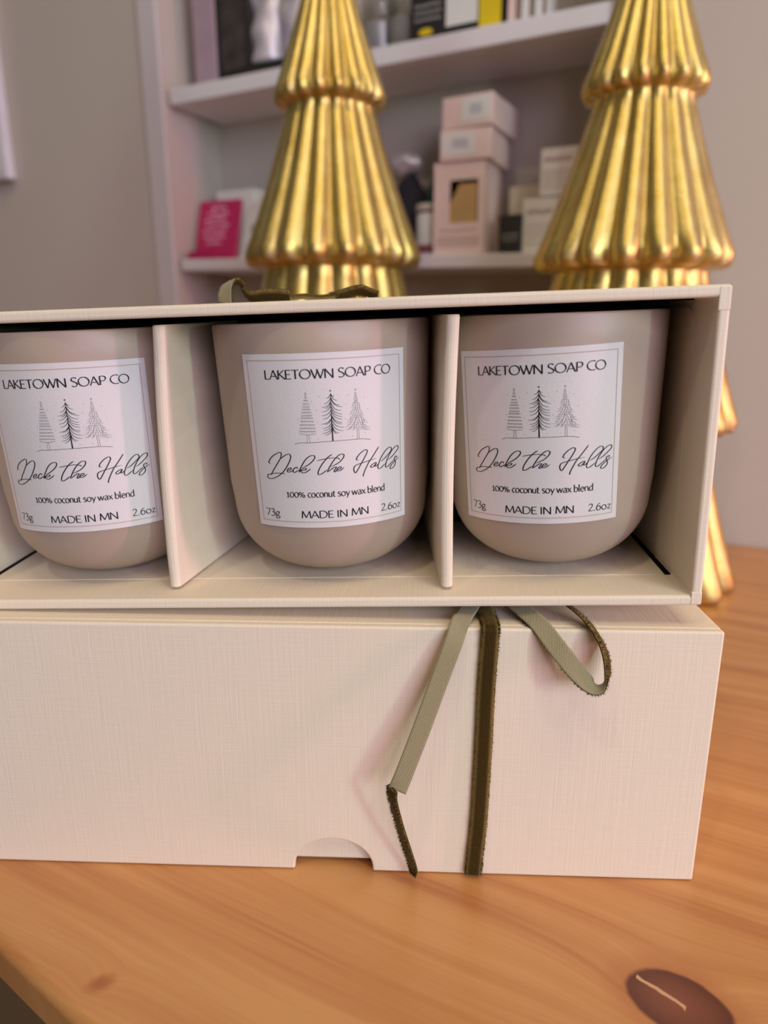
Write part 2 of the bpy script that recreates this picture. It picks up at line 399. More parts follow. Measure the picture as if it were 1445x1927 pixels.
# ---------------------------------------------------------------- lower (closed) gift box
H1 = 0.08282; W1 = .2265; D1 = .086
lower = empty('gift_box')
tag(lower, 'closed cream linen gift box lying on the pine table, with a thumb notch', 'box')
def lid_mesh():
    bm = bmesh.new(); T = .0026
    # front panel outline with the half-moon thumb notch
    nx, nr, nh = -.1105, .0122, .0116
    out = [(-W1, 0.0002)]
    out.append((nx - nr - .0003, .0002)); out.append((nx - nr, .0007))
    for i in range(0, 25):
        a = math.pi - math.pi * i / 24
        out.append((nx + nr * math.cos(a), .0012 + (nh - .0012) * math.sin(a)))
    out.append((nx + nr, .0007)); out.append((nx + nr + .0003, .0002)); out.append((0, .0002))
    out += [(0, H1), (-W1, H1)]
    f = [bm.verts.new((x, 0, z)) for x, z in out]; g = [bm.verts.new((x, T, z)) for x, z in out]
    bm.faces.new(f); bm.faces.new(g[::-1])
    for i in range(len(out)):
        j = (i + 1) % len(out); bm.faces.new((f[i], g[i], g[j], f[j]))
    for v in bm.verts: v.tag = True
    box(bm, -W1, 0, T - .0001, D1, H1 - T, H1)
    box(bm, -T, 0, T - .0001, D1, .0002, H1 - T); box(bm, -W1, -W1 + T, T - .0001, D1, .0002, H1 - T)
    box(bm, -W1 + T, -T, D1 - T, D1, .0002, H1 - T)
    bmesh.ops.remove_doubles(bm, verts=bm.verts, dist=1e-6)
    return bm
o = link('lid', lid_mesh(), M['linen'], parent=lower)
bv = o.modifiers.new('soft_edges', 'BEVEL'); bv.width = .0012; bv.segments = 3; bv.limit_method = 'ANGLE'; bv.angle_limit = R(60)
bm = bmesh.new(); box(bm, -W1 + .0035, -.0035, .0034, D1 - .0035, .0018, H1 - .004, bev=.0005)
link('inner_tray', bm, M['linen'], parent=lower)

# ---------------------------------------------------------------- upper (open) gift box
RU = Matrix(((0.99923516, 0.02300474, -0.03162083), (-0.02380823, 0.99939704, -0.02527308), (0.03102036, 0.02600659, 0.99918036)))
OU = Vector((-0.006507, 0.0021205, 0.0897))
MU = Matrix.Translation(OU) @ RU.to_4x4()
H2 = .085; W2 = .2205; D2 = .077; T = .0030; DL = .0161
upper = empty('gift_box', MU)
tag(upper, 'open cream linen gift box on its side holding three candle jars', 'box')
bm = bmesh.new()
def rect(x0, x1, z0, z1, y): return [bm.verts.new(p) for p in ((x0, y, z0), (x1, y, z0), (x1, y, z1), (x0, y, z1))]
of = rect(-W2, 0, 0, H2, 0); inf = rect(-W2 + T, -T, T, H2 - T, 0)
inb = rect(-W2 + T, -T, T, H2 - T, D2 - T); ob = rect(-W2, 0, 0, H2, D2)
for i in range(4):
    j = (i + 1) % 4
    bm.faces.new((of[i], of[j], inf[j], inf[i])); bm.faces.new((inf[i], inf[j], inb[j], inb[i]))
    bm.faces.new((of[j], of[i], ob[i], ob[j]))
bm.faces.new(inb); bm.faces.new(ob)
o = link('box_shell', bm, M['linen'], parent=upper)
bv = o.modifiers.new('soft_edges', 'BEVEL'); bv.width = .00085; bv.segments = 3; bv.limit_method = 'ANGLE'; bv.angle_limit = R(60)
# folded corner seams on the front rim: slim raised paper tabs
bm = bmesh.new()
box(bm, -.0031, -.0001, -.00012, .0006, .0004, .0042, bev=.0003)
link('corner_fold', bm, M['linen'], parent=upper)
bm = bmesh.new()
box(bm, -.0031, -.0001, -.00012, .0006, H2 - .0062, H2 - .0004, bev=.0003)
link('corner_fold', bm, M['linen'], parent=upper)
# black sheets on ceiling and back, thin strips in the floor corners
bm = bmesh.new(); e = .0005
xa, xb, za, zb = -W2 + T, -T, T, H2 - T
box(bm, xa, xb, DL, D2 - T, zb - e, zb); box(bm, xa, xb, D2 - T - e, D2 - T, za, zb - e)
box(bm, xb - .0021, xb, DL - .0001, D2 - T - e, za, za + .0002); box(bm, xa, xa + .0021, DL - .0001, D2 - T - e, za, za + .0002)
tag(link('inner_black', bm, M['black'], parent=upper), label='black inner sheets and strips')
# cream panels
bm = bmesh.new(); box(bm, xa + .0022, xb - .0022, DL + .0001, D2 - T - .0008, za, za + .00014)
link('floor_panel', bm, M['linen'], parent=upper)
for sx, x in ((1, xb), (-1, xa)):
    bm = bmesh.new()
    z0, z1, y0, y1, r = za + .0005, zb - .0024, DL, D2 - T - .0012, .004
    out = [(y1, z0), (y0, z0)]
    for i in range(7):
        a = math.pi + (-math.pi / 2) * i / 6
        out.append((y0 + r + r * math.cos(a), z1 - r + r * math.sin(a)))
    out.append((y1, z1))
    x1_ = x - sx * .0003
    f = [bm.verts.new((x - sx * .00002, y, z)) for y, z in out]; g = [bm.verts.new((x1_, y, z)) for y, z in out]
    bm.faces.new(f); bm.faces.new(g[::-1])
    for i in range(len(out)): j = (i + 1) % len(out); bm.faces.new((f[i], g[i], g[j], f[j]))
    link('side_panel', bm, M['linen'], parent=upper)
def divider(xf_b, xf_t, xb_b, xb_t, y0):
    bm = bmesh.new(); h = .00178; z0, z1, y1 = T + .0006, .0801, .0695
    n = 8
    def prof(xc):   # rounded front edge cross-section (x, y)
        return None
    rows = []
    for iz in range(10):
        if iz == 0: z, sh = z0, .0012
        elif iz == 1: z, sh = z0 + .0006, .0003
        elif iz == 9: z, sh = z1, .0004
        elif iz == 8: z, sh = z1 - .0004, .0
        else: z, sh = z0 + (z1 - z0) * (iz - 1) / 7, 0
        u = (z - z0) / (z1 - z0)
        xf = xf_b + (xf_t - xf_b) * u; xk = xb_b + (xb_t - xb_b) * u
        bow = -.0006 * math.sin(math.pi * u)
        row = []
        hh = h - sh * .4
        for i in range(n + 1):
            a = -math.pi / 2 + math.pi * i / n    # left -> right round the front
            row.append((xf + bow + hh * math.sin(a), y0 + .0013 + sh - .0013 * math.cos(a), z))
        row.append((xk + hh, y1, z)); row.append((xk - hh, y1, z))
        rows.append([bm.verts.new(p) for p in row])
    for a, b_ in zip(rows, rows[1:]):
        for i in range(len(a)): j = (i + 1) % len(a); bm.faces.new((a[i], a[j], b_[j], b_[i]))
    bm.faces.new(rows[0][::-1]); bm.faces.new(rows[-1])
    o = link('divider', bm, M['linen'], parent=upper)
    return o
divider(-.1516, -.1471, -.1415, -.1440, .0064)
divider(-.0702, -.0678, -.0760, -.0763, .0047)

# ---------------------------------------------------------------- candle jars
JR, JK, JH = .0327, .0020, .0755
def jr(z): return JR - JK * (1 - z / JH)
def label_map(x, y, u0, v0, rot, off):
    """label millimetres -> jar-local point on the curved wall"""
    c, s = math.cos(rot), math.sin(rot)
    u = (x * c - y * s) / 1000 + u0; v = (x * s + y * c) / 1000 + v0
    th = u / JR; r = jr(v) + off
    return Vector((r * math.sin(th), -r * math.cos(th), v))
SCRIPT=[
 [(-17.84,-5.6),(-18.19,-5.67),(-18.37,-5.37),(-18.19,-4.93),(-17.22,-3.83),(-16.01,-3.04),(-14.86,-2.52),(-14.25,-2.38),(-13.95,-2.65),(-14.07,-3.38),(-14.38,-4.12),(-15.44,-5.53),(-16.89,-7.4),(-17.88,-8.73),(-18.38,-9.04)],
 [(-18.21,-8.76),(-18.89,-8.91),(-19.28,-9.37),(-19.15,-9.9),(-18.25,-10.1),(-17.05,-9.86),(-15.47,-9.12),(-14.3,-8.33),(-13.11,-7.12),(-12.18,-5.83),(-11.43,-4.57),(-11.1,-3.52),(-11.27,-2.95),(-11.77,-2.8),(-12.59,-3.08),(-13.57,-3.68),(-14.46,-4.33)],
 [(-18.35,-8.82),(-16.76,-8.47),(-15.14,-8.37),(-13.94,-8.37),(-13.37,-8.48)],
 [(-12.46,-7.52),(-11.75,-7.35),(-11.2,-6.92),(-11.35,-6.71),(-11.93,-6.83),(-12.44,-7.31),(-12.5,-7.74),(-12.15,-7.96),(-11.45,-7.76),(-10.63,-7.38)],
 [(-9.48,-6.95),(-9.43,-6.63),(-9.77,-6.51),(-10.42,-6.96),(-10.75,-7.49),(-10.62,-7.96),(-10.24,-8.0),(-9.65,-7.68),(-8.85,-7.26)],
 [(-9.02,-8.04),(-8.61,-7.05),(-7.85,-5.79),(-6.88,-4.45),(-5.75,-3.54),(-4.68,-3.23),(-4.13,-3.52),(-4.34,-4.29),(-5.36,-5.31),(-6.7,-6.17),(-8.09,-6.73)],
 [(-8.9,-7.89),(-8.42,-7.36),(-7.62,-6.89),(-6.81,-6.85),(-7.0,-7.26),(-7.88,-7.47),(-8.43,-7.47),(-8.29,-7.83),(-7.72,-8.15),(-6.95,-7.94),(-6.05,-7.38),(-5.5,-6.9)],
 [(0.85,-3.18),(0.3,-3.41),(-0.57,-4.03),(-1.57,-5.02),(-2.59,-6.33),(-3.31,-7.55),(-3.52,-8.38),(-3.28,-8.73),(-2.53,-8.52),(-1.55,-7.94),(-0.89,-7.45)],
 [(-3.58,-4.73),(-2.16,-4.47),(-0.58,-4.26),(0.88,-4.16),(2.12,-4.32),(2.68,-4.49),(2.8,-4.76)],
 [(-0.88,-8.13),(-0.58,-7.46),(0.01,-6.45),(0.92,-5.15),(1.92,-4.08),(2.9,-3.37),(3.69,-3.25),(4.1,-3.61),(3.79,-4.42),(2.68,-5.48),(1.49,-6.12),(-0.0,-6.66)],
 [(-0.83,-8.08),(-0.17,-7.69),(0.81,-7.02),(1.56,-6.76),(1.73,-6.98),(1.25,-7.57),(1.06,-8.03),(1.37,-8.1),(1.93,-7.62),(2.57,-7.45),(3.12,-7.08),(2.98,-6.8),(2.5,-6.87),(2.05,-7.31),(1.87,-7.72),(2.17,-7.95),(2.86,-7.84),(3.52,-7.42),(3.99,-6.99)],
 [(8.33,-5.36),(7.83,-5.36),(7.63,-5.03),(8.1,-4.24),(9.13,-3.31),(10.16,-2.74),(10.73,-2.73),(11.0,-3.15),(10.68,-3.9),(9.83,-5.26),(8.88,-6.63),(7.93,-8.1),(7.23,-8.93),(6.82,-8.41),(6.74,-7.66),(7.1,-6.96),(8.0,-6.58),(9.12,-6.34),(10.71,-6.0),(12.23,-5.71),(13.84,-5.53)],
 [(14.68,-2.29),(13.98,-3.15),(12.74,-4.67),(11.51,-6.09),(10.53,-7.66),(9.79,-9.05),(9.47,-9.87),(9.54,-10.24)],
 [(13.74,-6.65),(13.26,-6.74),(12.53,-7.07),(11.93,-7.52),(11.97,-7.89),(12.5,-7.91),(13.24,-7.37),(13.74,-6.75),(13.48,-7.3),(13.22,-7.74),(13.71,-7.7),(14.33,-7.2)],
 [(15.09,-6.67),(16.38,-6.01),(17.71,-5.04),(18.82,-4.14),(19.04,-3.43),(18.57,-2.99),(17.63,-3.22),(16.43,-4.21),(15.25,-5.64),(14.46,-7.22),(14.18,-8.14),(14.47,-8.61),(15.16,-8.5),(16.07,-7.88),(16.86,-7.36)],
 [(17.67,-6.52),(19.05,-5.88),(20.49,-4.82),(21.54,-3.91),(21.62,-3.18),(21.11,-2.94),(20.09,-3.37),(18.81,-4.45),(17.55,-6.18),(16.92,-7.58),(16.83,-8.32),(17.22,-8.59),(18.03,-8.18),(19.29,-7.31),(20.01,-6.78)],
 [(20.52,-6.49),(21.12,-6.1),(20.68,-5.92),(20.09,-6.37),(20.22,-7.03),(20.5,-7.72),(20.26,-8.44),(19.53,-9.08),(18.83,-9.28),(18.42,-9.0),(18.85,-8.32),(19.85,-7.51),(21.03,-6.84),(22.01,-6.44)],
]
def arc(cx, cy, rx, ry, a0, a1, n=16):
    return [(cx + rx * math.cos(R(a0 + (a1 - a0) * i / n)), cy + ry * math.sin(R(a0 + (a1 - a0) * i / n))) for i in range(n + 1)]
def sp(*p): return [tuple(v)[:2] for v in catmull([(a, b, 0) for a, b in p], 6)]
# humanist capitals, cap height 1, (advance, strokes)
G = {
 'L': (.50, [[(.06, 1), (.06, 0)], [(.06, .03), (.48, .03)]]),
 'A': (.78, [[(.02, 0), (.37, 1)], [(.37, 1), (.74, 0)], [(.15, .34), (.60, .34)]]),
 'K': (.70, [[(.07, 1), (.07, 0)], [(.60, 1), (.10, .50)], [(.16, .56), (.70, 0)]]),
 'E': (.58, [[(.07, 1), (.07, 0)], [(.07, .97), (.52, .97)], [(.07, .52), (.46, .52)], [(.07, .03), (.54, .03)]]),
 'T': (.70, [[(0, .97), (.68, .97)], [(.34, 1), (.34, 0)]]),
 'O': (1.0, [arc(.49, .5, .45, .50, 90, 450, 36)]),
 'W': (1.14, [[(.02, 1), (.33, 0)], [(.33, 0), (.60, .97)], [(.52, 1), (.82, 0)], [(.82, 0), (1.10, 1)]]),
 'N': (.82, [[(.08, 0), (.08, 1)], [(.08, 1), (.74, 0)], [(.74, 0), (.74, 1)]]),
 'S': (.62, [sp((.53, .90), (.38, .99), (.20, .97), (.09, .84), (.12, .66), (.30, .53), (.48, .39), (.54, .22), (.44, .06), (.25, 0), (.06, .07))]),
 'P': (.66, [[(.09, 1), (.09, 0)], sp((.09, .97), (.30, .99), (.50, .93), (.58, .74), (.50, .53), (.30, .45), (.16, .46))]),
 'C': (.78, [arc(.54, .5, .47, .50, 58, 302, 24)]),
 'M': (1.0, [[(.07, 0), (.14, 1)], [(.14, 1), (.49, .08)], [(.49, .08), (.84, 1)], [(.84, 1), (.94, 0)]]),
 'D': (.88, [[(.09, 1), (.09, 0)], sp((.09, .98), (.36, .99), (.64, .86), (.78, .52), (.66, .16), (.38, .02), (.09, .02))]),
 'I': (.30, [[(.12, 1), (.12, 0)]]),
 '1': (.56, [[(.12, .80), (.32, .96)], [(.32, 1), (.32, 0)], [(.10, .03), (.54, .03)]]),
 '0': (.70, [arc(.35, .5, .28, .50, 90, 450, 28)]),
 '%': (.96, [arc(.22, .76, .16, .24, 90, 450, 16), arc(.74, .24, .16, .24, 90, 450, 16), [(.74, 1), (.22, 0)]]),
 '7': (.56, [[(.02, .96), (.52, .96)], [(.52, .96), (.20, 0)]]),
 '3': (.58, [sp((.08, .92), (.28, 1), (.46, .88), (.44, .66), (.24, .54)), sp((.24, .54), (.44, .48), (.52, .28), (.42, .06), (.22, 0), (.06, .05))]),
 'g': (.62, [arc(.27, .42, .19, .21, 90, 450, 18), [(.36, .62), (.56, .62)], sp((.16, .24), (.10, .12), (.22, .06), (.42, .02), (.52, -.10), (.42, -.26), (.22, -.28), (.08, -.18), (.12, -.02), (.22, .05))]),
 '2': (.58, [sp((.06, .84), (.20, .99), (.40, .96), (.46, .76), (.36, .50), (.04, .03)), [(.04, .03), (.54, .03)]]),
 '.': (.28, [[(.12, .11), (.12, -.01)]]),
 '6': (.64, [sp((.50, .98), (.28, .84), (.12, .58), (.08, .32)), arc(.32, .30, .24, .30, 90, 450, 22)]),
 'z': (.52, [[(.06, .61), (.46, .61)], [(.46, .61), (.06, .03)], [(.06, .03), (.48, .03)]]),
 'o': (.70, [arc(.34, .32, .27, .33, 90, 450, 24)]),
 'c': (.56, [arc(.36, .32, .28, .33, 52, 308, 20)]),
 'n': (.66, [[(.10, .64), (.10, 0)], sp((.10, .46), (.24, .62), (.42, .63), (.53, .50), (.55, .30), (.55, 0))]),
 'u': (.66, [sp((.10, .64), (.10, .30), (.13, .10), (.26, .01), (.42, .06), (.55, .20)), [(.55, .64), (.55, 0)]]),
 't': (.44, [sp((.18, .84), (.18, .40), (.18, .12), (.26, .01), (.42, .03)), [(.04, .62), (.40, .62)]]),
 's': (.48, [sp((.41, .58), (.28, .65), (.13, .60), (.10, .46), (.24, .34), (.40, .22), (.38, .06), (.24, 0), (.07, .05))]),
 'y': (.60, [[(.04, .64), (.30, .02)], [(.56, .64), (.30, .02)], [(.30, .02), (.14, -.30)]]),
 'w': (.90, [[(.03, .64), (.24, 0)], [(.24, 0), (.44, .62)], [(.44, .62), (.64, 0)], [(.64, 0), (.86, .64)]]),
 'a': (.60, [sp((.10, .56), (.26, .65), (.42, .60), (.48, .44), (.48, 0)), sp((.48, .38), (.24, .34), (.09, .22), (.12, .05), (.28, 0), (.48, .14))]),
 'x': (.58, [[(.04, .64), (.54, 0)], [(.52, .64), (.05, 0)]]),
 'b': (.66, [[(.10, 1.04), (.10, 0)], sp((.10, .44), (.26, .62), (.46, .60), (.58, .40), (.54, .14), (.34, 0), (.10, .06))]),
 'l': (.28, [[(.12, 1.04), (.12, 0)]]),
 'e': (.60, [sp((.12, .36), (.50, .36), (.48, .54), (.32, .65), (.14, .56), (.07, .32), (.14, .08), (.34, 0), (.52, .06))]),
 'd': (.68, [[(.56, 1.04), (.56, 0)], sp((.56, .56), (.38, .65), (.18, .56), (.08, .32), (.16, .06), (.34, 0), (.56, .16))]),
}
def stroke_width(dx, dy, thick, thin):
    """broad-nib contrast: upright and down-right strokes thick, level and up-right strokes thin"""
    if dy > 0: dx, dy = -dx, -dy
    l = math.hypot(dx, dy) or 1; dx /= l; dy /= l
    v = abs(dy)
    k = v * (1.0 if dx >= -.12 else max(.25, 1 + dx * 1.5))
    return thin + (thick - thin) * max(0, min(1, k))
def add_stroke(bm, pts, wfun, mapf, mi, step=.45):
    # resample so the strokes follow the curved wall
    P = [Vector((p[0], p[1], 0)) for p in pts]; Q = [P[0]]
    for a, b_ in zip(P, P[1:]):
        n = max(1, int((b_ - a).length / step))
        for i in range(1, n + 1): Q.append(a.lerp(b_, i / n))
    closed = (Q[0] - Q[-1]).length < 1e-4
    prev = None
    first = None
    m_ = len(Q)
    for i, q in enumerate(Q):
        a = Q[i - 1] if i > 0 else (Q[-2] if closed else q); b_ = Q[i + 1] if i < m_ - 1 else (Q[1] if closed else q)
        d = (b_ - a); d = d.normalized() if d.length > 1e-9 else Vector((1, 0, 0))
        nn = Vector((-d.y, d.x, 0)); wd = wfun(d.x, d.y, i / max(1, m_ - 1)) / 2
        e1, e2 = q + nn * wd, q - nn * wd
        cur = (bm.verts.new(mapf(e1.x, e1.y)), bm.verts.new(mapf(e2.x, e2.y)))
        if prev:
            f = bm.faces.new((prev[0], prev[1], cur[1], cur[0])); f.material_index = mi
        prev = cur
WORDS = [('LAKETOWN', -16.88, 2.23, 17.55, 2.42, .44, .21), ('SOAP', 3.60, 12.71, 17.60, 2.42, .44, .21), ('CO', 13.75, 18.90, 17.66, 2.42, .42, .21),
 ('100%', -13.6, -7.88, -15.22, 1.48, .32, .19), ('coconut', -7.01, 0.9, -15.22, 1.98, .32, .19), ('soy', 1.7, 5.15, -15.2, 1.98, .32, .19),
 ('wax', 5.8, 9.85, -15.2, 1.98, .32, .19), ('blend', 10.6, 16.2, -15.2, 1.98, .32, .19),
 ('MADE', -9.35, 0.10, -21.33, 2.10, .37, .20), ('IN', 1.15, 4.10, -21.33, 2.10, .37, .20), ('MN', 5.45, 10.55, -21.25, 2.15, .37, .20),
 ('73g', -21.22, -16.3, -21.10, 2.15, .33, .19), ('2.6oz', 14.95, 22.0, -21.20, 2.05, .33, .19)]
ARX = (0.017782689832899358, -0.0016372850307929307, -10.336040107908437, 2.243543825060368e-07, 8.079935911533848e-07)
ARY = (2.9243718742870966e-05, -0.017885510638670242, 15.435339128199345, -7.476276627227385e-07, -1.0454007520668135e-07)
def art(x, y):
    b_ = (x, y, 1, x * x, x * y)
    return (sum(a * c for a, c in zip(ARX, b_)), sum(a * c for a, c in zip(ARY, b_)))
def build_label(u0, v0, rot):
    bm = bmesh.new(); S = 24.2; n = 36
    rnd = random.Random(5)
    def wr(x, y):   # faint waves where the sticker lifts
        return .00003 + .00002 * math.sin(x * .35 + 1) * math.sin(y * .21) + .00005 * math.exp(-((x - 1.5 + .05 * y) / 1.6) ** 2) * (.5 + .5 * abs(y) / 24)
    grid = [[bm.verts.new(label_map(-S + 2 * S * i / n, -S + 2 * S * j / n, u0, v0, rot, .0001 + wr(-S + 2 * S * i / n, -S + 2 * S * j / n))) for i in range(n + 1)] for j in range(n + 1)]
    for j in range(n):
        for i in range(n): bm.faces.new((grid[j][i], grid[j][i + 1], grid[j + 1][i + 1], grid[j + 1][i]))
    mp = lambda x, y: label_map(x, y, u0, v0, rot, .00015 + wr(x, y))
    # tan border line
    B = 22.5
    for seg in (((-B, -B), (B, -B)), ((B, -B), (B, B)), ((B, B), (-B, B)), ((-B, B), (-B, -B))):
        add_stroke(bm, seg, lambda a, b_, u: .20, mp, 2)
    # lettering
    for wtxt, x0, x1, y, cap, tk, tn in WORDS:
        adv = sum(G[c][0] for c in wtxt) - .08; sx = (x1 - x0) / adv; x = x0
        for c in wtxt:
            a, ss = G[c]
            for s in ss:
                add_stroke(bm, [(x + px * sx, y + py * cap) for px, py in s], lambda dx, dy, u, tk=tk, tn=tn: stroke_width(dx, dy, tk, tn), mp, 1, .3)
            x += a * sx
    # script line
    for s in SCRIPT:
        pts = [(v.x, v.y) for v in catmull([(a, b_, 0) for a, b_ in s], 6)]
        def wf(dx, dy, u):
            k = abs(dy) ** 1.2
            end = min(1, u * 9 + .45, (1 - u) * 9 + .35)
            return (.17 + .17 * k) * end
        add_stroke(bm, pts, wf, mp, 1, .3)
    # three little trees; drawing units, y down
    def A_(pts, wd, mi=1, taper=None, k=5):
        q = catmull([(*art(x, y), 0) for x, y in pts], k)
        add_stroke(bm, [(v.x, v.y) for v in q], (lambda dx, dy, u: wd) if taper is None else (lambda dx, dy, u: wd + (taper - wd) * u), mp, mi, .3)
    A_([(657, 92), (662, 250), (670, 430), (681, 620), (693, 812)], .13, taper=.40)
    for ex, ey in ((592, 165), (560, 245), (525, 305), (575, 318), (530, 370), (530, 428), (545, 478), (520, 555), (575, 558), (540, 620), (560, 652), (540, 697), (582, 723)):
        sy = max(100, ey - 95); tx = 657 + (sy - 90) * .05
        A_([(tx, sy), (tx - (tx - ex) * .30, sy + (ey - sy) * .62), (tx - (tx - ex) * .66, sy + (ey - sy) * .92), (ex, ey)], .19, taper=.08)
    for ex, ey in ((712, 135), (760, 195), (790, 265), (838, 292), (815, 348), (825, 398), (832, 437), (838, 477), (832, 527), (830, 550), (855, 602), (850, 652), (790, 685), (755, 697)):
        sy = max(100, ey - 105); tx = 657 + (sy - 90) * .05
        A_([(tx, sy), (tx + (ex - tx) * .30, sy + (ey - sy) * .66), (tx + (ex - tx) * .66, sy + (ey - sy) * .94), (ex, ey)], .19, taper=.08)
    # star
    cx, cy = art(652, 55); vs = []
    for i in range(10):
        rr = .34 if i % 2 == 0 else .15; a = math.pi / 2 + i * math.pi / 5
        vs.append(bm.verts.new(mp(cx + rr * math.cos(a), cy + rr * math.sin(a))))
    bm.faces.new(vs).material_index = 1
    # left tree: rows of tiny dashes
    for y, wd in ((130, 8), (160, 36), (200, 60), (252, 84), (295, 104), (335, 122), (380, 142), (428, 158), (465, 174), (515, 194), (568, 214), (620, 230), (670, 246)):
        cx_ = 281 + (y - 130) * .066; nn = max(1, int(wd / 15))
        for i in range(nn + 1):
            x = cx_ - wd / 2 + wd * i / nn + rnd.uniform(-2, 2)
            A_([(x, y - 9 + rnd.uniform(-3, 3)), (x + rnd.uniform(-3, 3), y + 11 + rnd.uniform(-3, 3))], .085, mi=3, k=1)
        A_([(cx_ - wd / 2, y - 9), (cx_ + wd / 2, y - 9)], .05, mi=3, k=1)
    A_([(190, 697), (250, 712), (310, 717), (380, 711), (440, 700)], .10, mi=3)
    for l in ([(308, 717), (312, 835)], [(333, 716), (352, 835)], [(1056, 600), (1061, 780)], [(1080, 600), (1092, 780)]): A_(l, .09, mi=3)
    A_([(120, 865), (200, 842), (350, 840), (500, 828), (700, 812), (900, 797), (1060, 783), (1150, 780), (1268, 788)], .11, mi=1)
    for c_, r_ in (((281, 97), 13), ((1030, 37), 11)):
        A_([(c_[0] + r_ * math.cos(a * .785), c_[1] + r_ * math.sin(a * .785)) for a in range(9)], .09, mi=3, k=3)
    # right tree: hanging strands
    for q in range(15):
        y = 76 + q * 37; hw = 18 + q * 11.6 - 22 * (q % 3 == 0) * (q > 0)
        nn = 2 + q // 2
        for i in range(nn):
            f = -1 + 2 * (i + .5) / nn + rnd.uniform(-.09, .09)
            c_ = 1030 + q * 2.7
            x0_ = c_ + f * hw * .72; L_ = 50 + 14 * rnd.random()
            A_([(x0_, y), (x0_ + f * hw * .18, y + L_ * .55), (x0_ + f * hw * .52, y + L_ * (.98 - .25 * abs(f)))], .105, mi=3, taper=.05, k=3)
    for x, y in ((178, 175), (370, 213), (450, 342), (175, 477), (458, 525), (183, 782), (475, 780), (487, 140), (920, 112), (890, 252), (877, 468), (1163, 145), (1225, 320), (1185, 685), (990, 732), (808, 743)):
        A_([(x - 4, y), (x + 5, y + 1)], .15, mi=3, k=1)
    return bm
def jar(x, y, u0, v0, rot, label):
    base = MU @ Matrix.Translation((x, y, T + e + .0006))
    root = empty('candle_jar', base)
    tag(root, label, 'candle', 'candle jars in the open gift box')
    bm = bmesh.new(); fr = .0228; rb = JR - JK; prof = [(0, 0)]
    for i in range(0, 17):
        a = i / 16 * math.pi / 2
        prof.append((rb - fr + fr * math.sin(a), fr * .95 * (1 - math.cos(a))))
    for i in range(1, 9):
        z = fr * .95 + (JH - .0006 - fr * .95) * i / 8; prof.append((jr(z), z))
    prof += [(jr(JH) - .0003, JH - .0001), (jr(JH) - .0009, JH), (jr(JH) - .0016, JH - .0003), (jr(JH) - .0020, JH - .001), (jr(.05) - .0022, .05), (jr(.03) - .003, .03), (0.0, .028)]
    lathe(bm, prof, 128)
    link('jar', bm, M['jar'], parent=root, smooth=True)
    bm = bmesh.new(); lathe(bm, [(0, .0285), (.0280, .0305), (.0296, .060), (.0270, .0590), (0, .0588)], 64)
    link('wax', bm, M['wax'], parent=root, smooth=True)
    bm = bmesh.new(); lathe(bm, [(0, .058), (.0008, .058), (.0008, .068), (0, .0683)], 10)
    link('wick', bm, M['wick'], parent=root, smooth=True)
    lo = link('label', build_label(u0, v0, rot), [M['paper'], M['ink'], M['tanline'], M['greyink']], parent=root, smooth='keep')
    for p in lo.data.polygons: p.use_smooth = True
    return root
dz = -(e + .0006)
jar(-.10664, .03434, .0049, .04456 + dz, .0036, 'taupe candle jar between the two dividers of the open box')
jar(-.0368, .03703, -.0094, .04361 + dz, .0395, 'taupe candle jar beside the right-hand wall of the open box')
jar(-.1801, .0348, .0046, .04408 + dz, .001, 'taupe candle jar cut off by the left side of the photo')

